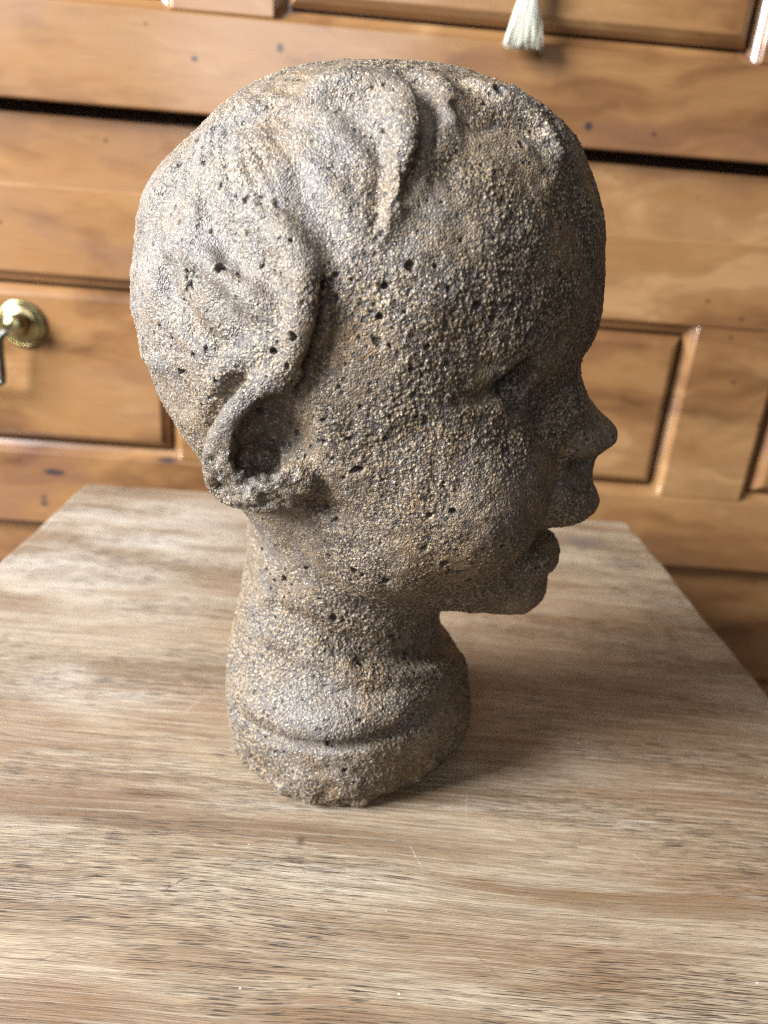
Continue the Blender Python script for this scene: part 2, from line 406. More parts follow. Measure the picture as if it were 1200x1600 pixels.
# neck and shoulder stump: height, back, front, half breadth, centre offset sideways
NECK = [(0.000,-0.0530,0.0520,0.0500),(0.004,-0.0555,0.0525,0.0515),(0.010,-0.0575,0.0522,0.0515),(0.017,-0.0580,0.0515,0.0500),
        (0.0195,-0.0582,0.0508,0.0490),(0.024,-0.0588,0.0502,0.0495),(0.032,-0.0590,0.0487,0.0505),(0.040,-0.0582,0.0460,0.0495),
        (0.048,-0.0570,0.0412,0.0465),(0.055,-0.0556,0.0350,0.0420),(0.062,-0.0542,0.0325,0.0388),(0.073,-0.0525,0.0320,0.0372),
        (0.085,-0.0505,0.0330,0.0372),(0.095,-0.0495,0.0340,0.0380),(0.105,-0.0495,0.0340,0.0385),(0.125,-0.0480,0.0300,0.0360),(0.150,-0.0400,0.0250,0.0300)]

def poisson_inflate():
    S, Z = np.meshgrid(ax_s[::2], ax_z[::2], indexing='ij')
    poly = catmull(SKULL)
    a = poly; b = np.roll(poly, -1, 0)
    inside = np.zeros(S.shape, bool); dist = np.full(S.shape, 1e9)
    for (x0, y0), (x1, y1) in zip(a, b):
        c = (y0 > Z) != (y1 > Z)
        if y1 != y0:
            inside ^= c & (S < (x1-x0)*(Z-y0)/(y1-y0)+x0)
        dx, dy = x1-x0, y1-y0
        t = np.clip(((S-x0)*dx+(Z-y0)*dy)/(dx*dx+dy*dy+1e-18), 0, 1)
        dist = np.minimum(dist, np.hypot(S-x0-t*dx, Z-y0-t*dy))
    h = 2*VOX
    # soft boundary: the u = 0 level sits on the outline itself, to sub-cell accuracy
    u = np.where(inside, dist*0.03, -dist*0.03)
    par = (np.add.outer(np.arange(S.shape[0]), np.arange(S.shape[1])) % 2)
    core = inside & (dist > h*0.9)
    src = h*h*np.ones_like(S)
    for it in range(700):
        for c in (0, 1):
            n = 0.25*(np.roll(u,1,0)+np.roll(u,-1,0)+np.roll(u,1,1)+np.roll(u,-1,1)+src)
            m = core & (par == c)
            u[m] += 1.93*(n[m]-u[m])
        if it % 25 == 24:                      # ring next to the outline: linear from its inner neighbours
            g = np.hypot(*np.gradient(u, h))
            gi = np.clip(g, 0.015, 0.08)
            ring = inside & ~core
            for sh in (1,):
                nb = np.maximum.reduce([np.roll(gi*core,1,0),np.roll(gi*core,-1,0),np.roll(gi*core,1,1),np.roll(gi*core,-1,1)])
            nb = np.where(nb > 0, nb, 0.03)
            u[ring] = (dist*nb)[ring]
    u = np.where(inside, u, -dist*0.03)
    for _ in range(3):
        u = 0.5*u+0.125*(np.roll(u,1,0)+np.roll(u,-1,0)+np.roll(u,1,1)+np.roll(u,-1,1))
    return u/u.max()

def up2(u):                                     # bilinear: half-resolution grid -> full grid
    xs = np.arange(len(ax_s))/2; zs = np.arange(len(ax_z))/2
    i = np.clip(xs.astype(int), 0, u.shape[0]-2); j = np.clip(zs.astype(int), 0, u.shape[1]-2)
    fx = (xs-i)[:, None]; fz = (zs-j)[None, :]
    return ((1-fx)*(1-fz)*u[i][:, j]+fx*(1-fz)*u[i+1][:, j]+(1-fx)*fz*u[i][:, j+1]+fx*fz*u[i+1][:, j+1]).astype(np.float32)

def smin(a, b, k):
    h = np.clip(0.5+0.5*(b-a)/k, 0, 1)
    return b+(a-b)*h-k*h*(1-h)
def smax(a, b, k):
    return -smin(-a, -b, k)

class Field:
    def __init__(self):
        u = up2(poisson_inflate())
        k2 = HALF_WIDTH**2
        us, uz = np.gradient(u, VOX)
        T = ax_t[None, :, None]
        G = T*T-(k2*u)[:, None, :]
        grad = np.sqrt(4*T*T+((k2*us)**2+(k2*uz)**2)[:, None, :])+0.008
        self.F = (G/grad).astype(np.float32)
        nk = np.array(NECK)
        bk = np.interp(ax_z, nk[:, 0], nk[:, 1]); fr = np.interp(ax_z, nk[:, 0], nk[:, 2]); hw = np.interp(ax_z, nk[:, 0], nk[:, 3])
        for arr in (bk, fr, hw):
            arr[:] = np.convolve(np.pad(arr, 2, mode='edge'), np.ones(5)/5, 'valid')
        c = (bk+fr)/2; a = (fr-bk)/2
        q = np.sqrt(((ax_s[:, None, None]-c)/a)**2+(T/hw)**2)
        D = ((q-1)*np.minimum(a, hw)).astype(np.float32)
        D = np.maximum(D, ax_z[None, None, :]-0.15)
        self.F = smin(self.F, D, 0.007)
    def region(self, lo, hi):
        sl = []
        for ax, a, b in zip((ax_s, ax_t, ax_z), lo, hi):
            i0 = int(np.searchsorted(ax, a)); i1 = int(np.searchsorted(ax, b))
            sl.append(slice(max(i0-1, 0), min(i1+1, len(ax))))
        sl = tuple(sl)
        return sl, np.meshgrid(ax_s[sl[0]], ax_t[sl[1]], ax_z[sl[2]], indexing='ij')
    def apply(self, sl, d, k, op):
        if op == 'add': self.F[sl] = smin(self.F[sl], d, k)
        else: self.F[sl] = smax(self.F[sl], -d, k)
    def tube(self, pts, rad, k=0.003, op='add', n=5):
        p = open_curve(pts, n); r = np.interp(np.linspace(0, 1, len(p)), np.linspace(0, 1, len(rad)), rad)
        m = r.max()+2.5*k
        sl, (S, T, Z) = self.region(p.min(0)-m, p.max(0)+m)
        d = np.full(S.shape, 1.0, np.float32)
        for i in range(len(p)-1):
            a, b = p[i], p[i+1]; ab = b-a; L = ab@ab+1e-12
            t = np.clip(((S-a[0])*ab[0]+(T-a[1])*ab[1]+(Z-a[2])*ab[2])/L, 0, 1)
            e = np.sqrt((S-a[0]-t*ab[0])**2+(T-a[1]-t*ab[1])**2+(Z-a[2]-t*ab[2])**2)-(r[i]+(r[i+1]-r[i])*t)
            d = np.minimum(d, e)
        self.apply(sl, d.astype(np.float32), k, op)
    def blob(self, c, rad, k=0.004, op='add', rot=0.0):
        """ellipsoid; rot turns it in the forward/up plane"""
        c = np.array(c, float); rad = np.array(rad, float); m = rad.max()+2.5*k
        sl, (S, T, Z) = self.region(c-m, c+m)
        x, y, z = S-c[0], T-c[1], Z-c[2]
        cr, sr = math.cos(rot), math.sin(rot)
        x, z = cr*x+sr*z, -sr*x+cr*z
        k0 = np.sqrt((x/rad[0])**2+(y/rad[1])**2+(z/rad[2])**2)
        k1 = np.sqrt((x/rad[0]**2)**2+(y/rad[1]**2)**2+(z/rad[2]**2)**2)+1e-9
        self.apply(sl, (k0*(k0-1)/k1).astype(np.float32), k, op)
    def both(self, fn, pts, *a, **kw):
        q = np.array(pts, float)
        fn(q, *a, **kw)
        q2 = q.copy()
        if q2.ndim == 1: q2[1] *= -1
        else: q2[:, 1] *= -1
        fn(q2, *a, **kw)

def surface_nets(F):
    ins = F < 0
    c = ins[:-1,:-1,:-1].astype(np.int8)
    tot = np.zeros(c.shape, np.int8)
    offs = [(i,j,k) for i in (0,1) for j in (0,1) for k in (0,1)]
    n0, n1, n2 = F.shape
    for i,j,k in offs:
        tot += ins[i:n0-1+i, j:n1-1+j, k:n2-1+k]
    act = (tot > 0) & (tot < 8)
    idx = np.argwhere(act)
    vid = np.full(act.shape, -1, np.int32); vid[act] = np.arange(len(idx))
    val = np.stack([F[idx[:,0]+i, idx[:,1]+j, idx[:,2]+k] for i,j,k in offs], 1)
    pos = np.zeros((len(idx), 3)); cnt = np.zeros(len(idx))
    for a in range(8):
        for b in range(a+1, 8):
            da = np.array(offs[a]); db = np.array(offs[b])
            if np.abs(da-db).sum() != 1: continue
            va, vb = val[:, a], val[:, b]
            m = (va < 0) != (vb < 0)
            t = np.where(m, va/np.where(m, va-vb, 1), 0)
            pos += np.where(m[:, None], da+t[:, None]*(db-da), 0); cnt += m
    pos = idx+pos/cnt[:, None]
    P = np.stack([GS[0]+pos[:,0]*VOX, GT[0]+pos[:,1]*VOX, GZ[0]+pos[:,2]*VOX], 1)
    quads = []
    for ax in range(3):
        s0 = [slice(1, n-1) for n in F.shape]; s0[ax] = slice(0, F.shape[ax]-1)
        s1 = list(s0); s1[ax] = slice(1, F.shape[ax])
        A = ins[tuple(s0)]; B = ins[tuple(s1)]
        e = np.argwhere(A != B); flip = A[A != B]
        org = np.array([0 if a == ax else 1 for a in range(3)])
        e = e+org
        u, w = [(1,2),(2,0),(0,1)][ax]
        def cell(du, dw):
            q = e.copy(); q[:, u] -= du; q[:, w] -= dw
            return vid[q[:,0], q[:,1], q[:,2]]
        Q = np.stack([cell(1,1), cell(0,1), cell(0,0), cell(1,0)], 1)
        Q[~flip] = Q[~flip][:, ::-1]
        quads.append(Q)
    return P, np.vstack(quads)
FEAT = {
 'eye_hollow': [(0.0480,-0.0431,0.1816),(0.0452,-0.0427,0.1778),(0.0442,-0.0426,0.1737),(0.0453,-0.0452,0.1695)],
 'under_eye': [(0.0578,-0.0381,0.1686),(0.0626,-0.0261,0.1586)],
 'curl': [(-0.0275,-0.0368,0.2463),(-0.0190,-0.0345,0.2501),(-0.0102,-0.0333,0.2528),(-0.0014,-0.0343,0.2522),(0.0052,-0.0382,0.2483),(0.0081,-0.0448,0.2417),(0.0080,-0.0492,0.2346),(0.0064,-0.0532,0.2270),(0.0047,-0.0566,0.2201),(0.0025,-0.0588,0.2136)],
 'curl_groove': [(0.0018,-0.0257,0.2614),(0.0090,-0.0353,0.2545),(0.0125,-0.0426,0.2471),(0.0127,-0.0486,0.2398),(0.0111,-0.0542,0.2322),(0.0093,-0.0578,0.2255)],
 'curl_inner': [(-0.0004,-0.0505,0.2398),(0.0016,-0.0537,0.2329),(0.0023,-0.0578,0.2254),(0.0020,-0.0594,0.2204),(0.0017,-0.0620,0.2148)],
 'strand2': [(0.0090,-0.0232,0.2582),(0.0144,-0.0297,0.2540),(0.0176,-0.0360,0.2484),(0.0181,-0.0425,0.2416),(0.0168,-0.0474,0.2364)],
 'strand3': [(0.0239,-0.0230,0.2573),(0.0314,-0.0249,0.2542),(0.0381,-0.0244,0.2520),(0.0454,-0.0253,0.2473),(0.0504,-0.0282,0.2405)],
 'strand4': [(0.0345,-0.0160,0.2570),(0.0424,-0.0185,0.2530),(0.0490,-0.0210,0.2474),(0.0537,-0.0243,0.2402)],
 'fringe_hollow': [(0.0202,-0.0378,0.2507),(0.0260,-0.0382,0.2485),(0.0334,-0.0348,0.2486),(0.0413,-0.0321,0.2460),(0.0458,-0.0347,0.2400)],
 'lock': [(-0.0391,-0.0527,0.2171),(-0.0299,-0.0564,0.2154),(-0.0221,-0.0603,0.2116),(-0.0177,-0.0622,0.2052),(-0.0153,-0.0656,0.1971),(-0.0156,-0.0668,0.1884),(-0.0180,-0.0671,0.1813),(-0.0219,-0.0661,0.1747)],
 'lock_groove': [(-0.0124,-0.0636,0.2041),(-0.0104,-0.0652,0.1958),(-0.0110,-0.0662,0.1870),(-0.0144,-0.0660,0.1784),(-0.0161,-0.0661,0.1718)],
 'lock2': [(-0.0532,-0.0522,0.2053),(-0.0411,-0.0588,0.2013),(-0.0304,-0.0626,0.1955),(-0.0242,-0.0642,0.1891),(-0.0259,-0.0642,0.1817)],
 'flow1': [(-0.0336,-0.0448,0.2419),(-0.0255,-0.0531,0.2341),(-0.0202,-0.0581,0.2258),(-0.0125,-0.0622,0.2180),(-0.0080,-0.0644,0.2099)],
 'flow2': [(-0.0584,-0.0416,0.2292),(-0.0495,-0.0521,0.2187),(-0.0426,-0.0581,0.2095),(-0.0345,-0.0620,0.2023)],
 'flow3': [(-0.0705,-0.0432,0.2077),(-0.0632,-0.0504,0.1953),(-0.0530,-0.0569,0.1853),(-0.0423,-0.0616,0.1803)],
 'flow4': [(-0.0156,-0.0414,0.2498),(-0.0070,-0.0463,0.2456),(-0.0006,-0.0513,0.2393),(0.0019,-0.0555,0.2323)],
 'flow5': [(-0.0518,-0.0342,0.2427),(-0.0409,-0.0399,0.2444),(-0.0302,-0.0433,0.2455),(-0.0201,-0.0458,0.2450)],
 'nape_ridge': [(-0.0196,-0.0641,0.1851),(-0.0277,-0.0633,0.1811),(-0.0360,-0.0610,0.1756),(-0.0433,-0.0571,0.1681)],
 'behind_ear': [(-0.0353,-0.0645,0.1699),(-0.0398,-0.0620,0.1644),(-0.0442,-0.0587,0.1572),(-0.0490,-0.0528,0.1475)],
 'helix': [(-0.0174,-0.0669,0.1763),(-0.0221,-0.0675,0.1756),(-0.0284,-0.0672,0.1716),(-0.0340,-0.0666,0.1641),(-0.0399,-0.0627,0.1547),(-0.0448,-0.0576,0.1445),(-0.0462,-0.0502,0.1338),(-0.0391,-0.0525,0.1311),(-0.0287,-0.0578,0.1336),(-0.0199,-0.0597,0.1369),(-0.0139,-0.0608,0.1413)],
 'ear_body': [(-0.0234,-0.0653,0.1677),(-0.0302,-0.0621,0.1593),(-0.0346,-0.0581,0.1483),(-0.0344,-0.0546,0.1401),(-0.0254,-0.0584,0.1395),(-0.0176,-0.0619,0.1441)],
 'concha': [(-0.0222,-0.0676,0.1646),(-0.0257,-0.0665,0.1576),(-0.0293,-0.0632,0.1483)],
 'concha2': [(-0.0192,-0.0674,0.1550)],
 'tragus': [(-0.0158,-0.0643,0.1554),(-0.0164,-0.0631,0.1486)],
 'antitragus': [(-0.0319,-0.0585,0.1402),(-0.0257,-0.0611,0.1410),(-0.0196,-0.0624,0.1436)],
 'lobe_pit': [(-0.0265,-0.0560,0.1366)],
 'lobe_shadow': [(-0.0101,-0.0575,0.1319),(-0.0067,-0.0583,0.1316)],
 'eye_slit': [(0.0302,-0.0588,0.1712),(0.0344,-0.0564,0.1719),(0.0395,-0.0531,0.1737),(0.0444,-0.0492,0.1760)],
 'socket': [(0.0455,-0.0513,0.1767),(0.0516,-0.0472,0.1772)],
 'lid': [(0.0377,-0.0489,0.1694)],
 'brow': [(0.0231,-0.0571,0.1785),(0.0308,-0.0546,0.1810),(0.0400,-0.0486,0.1856),(0.0486,-0.0414,0.1884)],
 'cheek': [(0.0273,-0.0323,0.1375)],
 'cheek_front': [(0.0385,-0.0315,0.1406)],
 'temple': [(0.0149,-0.0633,0.1838)],
 'jaw': [(0.0109,-0.0368,0.1187)],
 'neck_crease': [(-0.0321,-0.0319,0.0797),(-0.0264,-0.0340,0.0793),(-0.0190,-0.0365,0.0770)],
 'neck_fold': [(-0.0305,-0.0333,0.0793),(-0.0143,-0.0382,0.0756),(0.0022,-0.0374,0.0695),(0.0182,-0.0299,0.0630),(0.0329,-0.0133,0.0578),(0.0405,0.0175,0.0473)],
 'base_fold': [(-0.0462,-0.0311,0.0279),(-0.0347,-0.0403,0.0275),(-0.0181,-0.0486,0.0309),(-0.0009,-0.0498,0.0343),(0.0166,-0.0447,0.0389),(0.0304,-0.0345,0.0426),(0.0412,-0.0190,0.0427),(0.0491,0.0034,0.0399)],
 'base_bulge': [(-0.0411,-0.0309,0.0380),(-0.0312,-0.0394,0.0380),(-0.0146,-0.0452,0.0398),(0.0013,-0.0446,0.0425),(0.0163,-0.0376,0.0443),(0.0285,-0.0258,0.0449)],
 'small_crease': [(-0.0318,-0.0433,0.0139),(-0.0221,-0.0478,0.0152),(-0.0141,-0.0493,0.0165)],
 'collar': [(-0.0288,-0.0282,0.0674),(-0.0133,-0.0324,0.0640),(0.0025,-0.0330,0.0570),(0.0178,-0.0271,0.0512),(0.0315,-0.0142,0.0471),(0.0391,0.0042,0.0407)],
}
PIT_POINTS = [(0.0124,-0.0634,0.1958),(0.0561,-0.0396,0.1979),(0.0292,-0.0588,0.1719),(0.0185,-0.0628,0.1745),(0.0031,-0.0608,0.2139),(-0.0029,-0.0628,0.2090),(-0.0030,-0.0640,0.2032),(-0.0073,-0.0643,0.2042),(-0.0106,-0.0548,0.2295),(-0.0293,-0.0467,0.2386),(-0.0338,-0.0577,0.2143),(-0.0291,-0.0618,0.2044),(-0.0358,-0.0604,0.2010),(-0.0392,-0.0594,0.2011),(-0.0612,-0.0500,0.1797),(-0.0623,-0.0492,0.1767),(-0.0550,-0.0531,0.1983),(-0.0479,-0.0579,0.1790),(-0.0455,-0.0489,0.2248),(-0.0395,-0.0523,0.2221),(0.0270,-0.0508,0.1214),(0.0341,-0.0476,0.1205),(-0.0031,-0.0362,0.0798),(0.0003,-0.0657,0.1881),(0.0061,-0.0660,0.1833),(0.0093,-0.0643,0.1914),(0.0184,-0.0627,0.1663),(0.0212,-0.0619,0.1654),(0.0282,-0.0586,0.1693),(0.0153,-0.0635,0.1802),(0.0022,-0.0657,0.1681),(0.0045,-0.0648,0.1652),(0.0096,-0.0635,0.1586),(0.0110,-0.0643,0.1658),(0.0048,-0.0660,0.1759),(-0.0023,-0.0657,0.1851),(0.0465,-0.0323,0.0976),(-0.0077,-0.0650,0.1977),(-0.0011,-0.0258,0.2603),(-0.0020,-0.0241,0.2612),(-0.0197,-0.0571,0.2234),(-0.0662,-0.0451,0.2040),(-0.0583,-0.0505,0.1690),(-0.0528,-0.0548,0.1755),(0.0190,-0.0539,0.2250),(0.0255,-0.0552,0.2153),(0.0124,-0.0560,0.2225),(0.0320,-0.0561,0.1988),(0.0370,-0.0544,0.1955),(0.0487,-0.0473,0.1921),(0.0024,-0.0626,0.1484),(0.0073,-0.0617,0.1467),(-0.0055,-0.0635,0.1508),(-0.0087,-0.0652,0.1629),(0.0305,-0.0537,0.1372),(0.0497,-0.0353,0.1160),(0.0557,-0.0275,0.1070),(-0.0309,-0.0313,0.0897),(-0.0175,-0.0379,0.1001),(0.0148,-0.0577,0.1345),(0.0183,-0.0593,0.1420),(0.0216,-0.0594,0.1498),(-0.0008,-0.0644,0.1577),(-0.0043,-0.0660,0.1731),(-0.0093,-0.0668,0.1819),(0.0040,-0.0643,0.1970),(0.0061,-0.0635,0.2023),(0.0125,-0.0612,0.2078),(0.0194,-0.0594,0.2083),(0.0236,-0.0595,0.2027),(0.0320,-0.0579,0.1846),(0.0420,-0.0514,0.1993),(-0.0375,-0.0265,0.0999),(-0.0071,-0.0441,0.1071),(0.0041,-0.0378,0.0941)]

# ------------------------------------------------------------------ setting: the floor under stool and cabinet
FLOOR = -0.46
v, f = box_data(-1.6, 1.6, -0.7, 1.3, FLOOR-0.02, FLOOR)
flo = link('floor', pydata('floor', v, f), floor_mat()); flo['kind'] = 'structure'

# ------------------------------------------------------------------ the stool the head stands on
def stool():
    root = empty('wooden_stool', (0, 0.346, FLOOR))
    tag(root, 'square wooden stool with worn weathered top under the clay head', 'stool')
    wood = table_wood()
    # top: rounded square outline with a slightly wandering edge
    hx, hy, th = 0.2255, 0.2255, 0.028
    rad = {(-1, 1): 0.0015, (1, 1): 0.006, (1, -1): 0.008, (-1, -1): 0.006}
    pts = []
    for sx, sy, a0 in ((1, 1, 0), (-1, 1, 90), (-1, -1, 180), (1, -1, 270)):
        r = rad[(sx, sy)]
        for k in range(7):
            a = math.radians(a0+15*k)
            pts.append((sx*(hx-r)+r*math.cos(a), sy*(hy-r)+r*math.sin(a)))
    dense = []
    for i, p in enumerate(pts):
        q = pts[(i+1) % len(pts)]
        L = math.hypot(q[0]-p[0], q[1]-p[1]); n = max(1, int(L/0.012))
        for k in range(n):
            t = k/n; x, y = p[0]+(q[0]-p[0])*t, p[1]+(q[1]-p[1])*t
            w = 0.0006*math.sin(x*61+y*47)+0.0004*math.sin(x*163-y*129+1)
            dense.append((x*(1+w/hx), y*(1+w/hy)))
    n = len(dense); c = 0.0030
    prof = [(0, -th), (0, -c), (-0.0009, -c*0.35), (-c, 0)]
    V, Fc = [], []
    for off, z in prof:
        for x, y in dense:
            k = 1+off/hx
            V.append((x*k, y*k, z))
    for i in range(len(prof)-1):
        for k in range(n):
            Fc.append((i*n+k, i*n+(k+1) % n, (i+1)*n+(k+1) % n, (i+1)*n+k))
    Fc.append(tuple(range((len(prof)-1)*n, len(prof)*n))); Fc.append(tuple(range(n))[::-1])
    me = pydata('seat_top', V, Fc)
    link('seat_top', me, wood, root, (0, 0, -FLOOR))
    for sx in (-1, 1):
        for sy in (-1, 1):
            v, f = [], []
            for z, s in ((0.0, 0.017), (-FLOOR-th, 0.022)):
                cx = sx*(0.185+0.010*(1-z/0.43)); cy = sy*(0.185+0.010*(1-z/0.43))
                v += [(cx-s, cy-s, z), (cx+s, cy-s, z), (cx+s, cy+s, z), (cx-s, cy+s, z)]
            f = [(0,3,2,1),(4,5,6,7)]+[(i, (i+1) % 4, 4+(i+1) % 4, 4+i) for i in range(4)]
            o = link('leg', pydata('leg', v, f), wood, root); bevel(o, 0.002)
    for s in (-1, 1):
        v, f = box_data(-0.17, 0.17, s*0.19-0.009, s*0.19+0.009, -FLOOR-th-0.06, -FLOOR-th)
        o = link('apron', pydata('apron', v, f), wood, root); bevel(o, 0.0015)
        v, f = box_data(s*0.19-0.009, s*0.19+0.009, -0.17, 0.17, -FLOOR-th-0.06, -FLOOR-th)
        o = link('apron', pydata('apron', v, f), wood, root); bevel(o, 0.0015)
stool()

# ------------------------------------------------------------------ panelled cabinet behind the stool
CY = 0.640                       # plane of the drawer fronts
def cabinet():
    root = empty('panelled_cabinet', (0.0, CY, FLOOR))
    tag(root, 'honey brown varnished wooden cabinet with panelled drawer fronts behind the stool', 'cabinet')
    Z0 = -FLOOR
    front_woods = [cabinet_wood('varnished_wood_upper', 1.0, [((0.1556, CY, 0.2987), (0.0040, 0.02, 0.0038), 0.45), ((-0.0840, CY, 0.3320), (0.0040, 0.02, 0.0045), 0.7), ((-0.148, CY, 0.320), (0.004, 0.02, 0.003), 0.8)]),
                   cabinet_wood('varnished_wood_middle', 2.0, [((-0.2812, CY, -0.0185), (0.0125, 0.02, 0.0042), 0.5), ((-0.293, CY, -0.050), (0.006, 0.02, 0.004), 0.9), ((-0.293, CY, -0.044), (0.004, 0.02, 0.004), 0.9),
                         ((0.1640, CY, 0.106), (0.003, 0.02, 0.0028), 0.8), ((0.1645, CY, 0.094), (0.003, 0.02, 0.0025), 0.8), ((0.1660, CY, 0.085), (0.003, 0.02, 0.004), 0.8),
                         ((-0.178, CY, 0.0005), (0.014, 0.02, 0.0035), 0.8)]),
                   cabinet_wood('varnished_wood_lower', 3.0)]
    rail_wood = cabinet_wood('varnished_wood_carcass', 4.4)
    panel_woods = [cabinet_wood('varnished_wood_panel_a', 5.2), cabinet_wood('varnished_wood_panel_b', 6.7), cabinet_wood('varnished_wood_panel_c', 8.1)]
    REC = 0.016                  # carcass rails sit this far behind the drawer fronts
    XL, XR = -0.62, 0.82
    # carcass: back board, rails between the drawers, sides, top
    def part(name, b, mat, bev=0.0015):
        v, f = box_data(*b); o = link(name, pydata(name, v, f), mat, root)
        if bev: bevel(o, bev)
        return o
    part('back_board', (XL, XR, REC+0.030, REC+0.042, 0.05, Z0+0.56), rail_wood, 0)
    part('carcass_rail', (XL, XR, REC, REC+0.028, Z0+0.214, Z0+0.2755), rail_wood)
    part('carcass_rail', (XL, XR, REC, REC+0.028, Z0-0.129, Z0-0.062), rail_wood)
    part('carcass_rail', (XL, XR, REC, REC+0.028, 0.0, 0.060), rail_wood)
    part('carcass_rail', (XL, XR, REC, REC+0.028, Z0+0.498, Z0+0.545), rail_wood)
    part('carcass_side', (XL-0.03, XL-0.0005, REC-0.004, REC+0.35, 0.0, Z0+0.5455), rail_wood)
    part('carcass_side', (XR+0.0005, XR+0.03, REC-0.004, REC+0.35, 0.0, Z0+0.5455), rail_wood)
    part('cabinet_top', (XL-0.05, XR+0.05, -0.02, REC+0.37, Z0+0.546, Z0+0.575), rail_wood, 0.004)
    # drawer fronts: rails and stiles with coved inner edges round bevelled panels
    DEP = 0.0085; WF = 0.0085; WP = 0.0085
    cove = [(0.0, 0.0012), (0.0006, 0.0026), (0.0018, 0.0048), (0.0040, 0.0068), (WF-0.0012, DEP), (WF-0.0008, DEP+0.0095)]
    openings_x = [(-0.530, -0.1655), (-0.0885, 0.2765), (0.3525, 0.717)]
    def front(z0, z1, oz0, oz1, wood, tilt=0.0):
        base_v, base_f = box_data(XL+0.006, XR-0.006, DEP+0.0090, REC+0.012, z0+0.002, z1-0.002)
        fr = link('drawer_front', pydata('drawer_front', base_v, base_f), wood, root)
        def trim(me_v, me_f, quads):
            b = len(me_v)
            me_v += [p for q in quads for p in q]
            me_f += [tuple(b+4*i+j for j in range(4)) for i in range(len(quads))]
        def cove_quads(x0, x1, a0, a1, side):
            out = []
            for (o0, d0), (o1, d1) in zip(cove[:-1], cove[1:]):
                if side == 'top': out.append([(x0+o0, d0, a1-o0), (x0+o1, d1, a1-o1), (x1-o1, d1, a1-o1), (x1-o0, d0, a1-o0)])
                if side == 'bottom': out.append([(x0+o0, d0, a0+o0), (x1-o0, d0, a0+o0), (x1-o1, d1, a0+o1), (x0+o1, d1, a0+o1)])
                if side == 'left': out.append([(x0+o0, d0, a0+o0), (x0+o1, d1, a0+o1), (x0+o1, d1, a1-o1), (x0+o0, d0, a1-o0)])
                if side == 'right': out.append([(x1-o0, d0, a0+o0), (x1-o0, d0, a1-o0), (x1-o1, d1, a1-o1), (x1-o1, d1, a0+o1)])
            return out
        def piece(name, b, quads):
            v, f = box_data(*b)
            bm = bmesh.new(); me = pydata(name, v, f); bm.from_mesh(me)
            bmesh.ops.bevel(bm, geom=[e for e in bm.edges], offset=0.0017, segments=3, profile=0.5, affect='EDGES')
            bm.to_mesh(me); bm.free()
            vv = [tuple(p.co) for p in me.vertices]; ff = [tuple(p.vertices) for p in me.polygons]
            trim(vv, ff, quads)
            me2 = pydata(name, vv, ff); smooth(me2, 14)
            link(name, me2, wood, fr)
        tq = sum([cove_quads(a, b, oz0, oz1, 'top') for a, b in openings_x], [])
        bq = sum([cove_quads(a, b, oz0, oz1, 'bottom') for a, b in openings_x], [])
        piece('rail', (XL+0.004, XR-0.004, 0, DEP+0.001, oz1, z1), tq)
        piece('rail', (XL+0.004, XR-0.004, 0, DEP+0.001, z0, oz0), bq)
        edges = [XL+0.004]+[e for o in openings_x for e in o]+[XR-0.004]
        for i in range(0, len(edges), 2):
            a, b = edges[i], edges[i+1]; q = []
            for (o0, o1) in openings_x:
                if abs(o0-b) < 1e-6: q += cove_quads(o0, o1, oz0, oz1, 'left')
                if abs(o1-a) < 1e-6: q += cove_quads(o0, o1, oz0, oz1, 'right')
            piece('stile', (a, b, 0.0003, DEP+0.001, oz0+0.0001, oz1-0.0001), q)
        for i, (a, b) in enumerate(openings_x):
            ringp = [(WF+0.0016, DEP+0.0095), (WF+0.0016, DEP-0.0002), (WF+0.0026, DEP-0.0016), (WF+WP*0.55, 0.0036), (WF+WP*0.9, 0.0012), (WF+WP, 0.0004), (WF+WP+0.0012, 0.0)]
            v, f = [], []
            for o, d in ringp:
                v += [(a+o, d, oz0+o), (b-o, d, oz0+o), (b-o, d, oz1-o), (a+o, d, oz1-o)]
            n = len(ringp)
            for r in range(n-1):
                for k in range(4):
                    f.append((r*4+k, r*4+(k+1) % 4, r*4+4+(k+1) % 4, r*4+4+k))
            f.append(tuple((n-1)*4+k for k in range(4)))
            me = pydata('panel', v, f); smooth(me, 12)
            link('panel', me, panel_woods[(i+int(z0*10)) % 3], fr)
        return fr
    up = front(Z0+0.2835, Z0+0.500, Z0+0.3500, Z0+0.445, front_woods[0])
    mid = front(Z0-0.0695, Z0+0.2237, Z0+0.0005, Z0+0.1555, front_woods[1])
    low = front(0.055, Z0-0.1217, 0.13, Z0-0.19, front_woods[2])
    # bail handle on the middle drawer: two turned rosettes and a swinging bail
    B = brass()
    prof = [(0.0, 0.0), (0.0195, 0.0), (0.0200, 0.0012), (0.0192, 0.0026), (0.0176, 0.0030), (0.0168, 0.0024), (0.0160, 0.0030), (0.0148, 0.0042), (0.0120, 0.0048), (0.0098, 0.0056),
            (0.0085, 0.0080), (0.0090, 0.0105), (0.0098, 0.0128), (0.0097, 0.0150), (0.0086, 0.0172), (0.0064, 0.0188), (0.0032, 0.0196), (0.0004, 0.0198)]
    for x in (-0.2965, -0.3985):
        o = link('rosette', lathe('rosette', prof), B, mid, (x, 0.0, Z0+0.1135))
    pts = [(-0.2975, -0.013, 0.1100), (-0.3020, -0.0165, 0.1090), (-0.3075, -0.0175, 0.1040), (-0.3092, -0.0170, 0.093), (-0.3100, -0.0160, 0.078), (-0.3108, -0.0155, 0.070), (-0.3150, -0.0155, 0.0645), (-0.3475, -0.0155, 0.0630)]
    full = pts+[(-0.695-x, y, z) for x, y, z in pts[-2::-1]]
    p = open_curve([(x, y, z+Z0) for x, y, z in full], 5)
    v, f = tube_mesh('bail', p, 0.0027, 12)
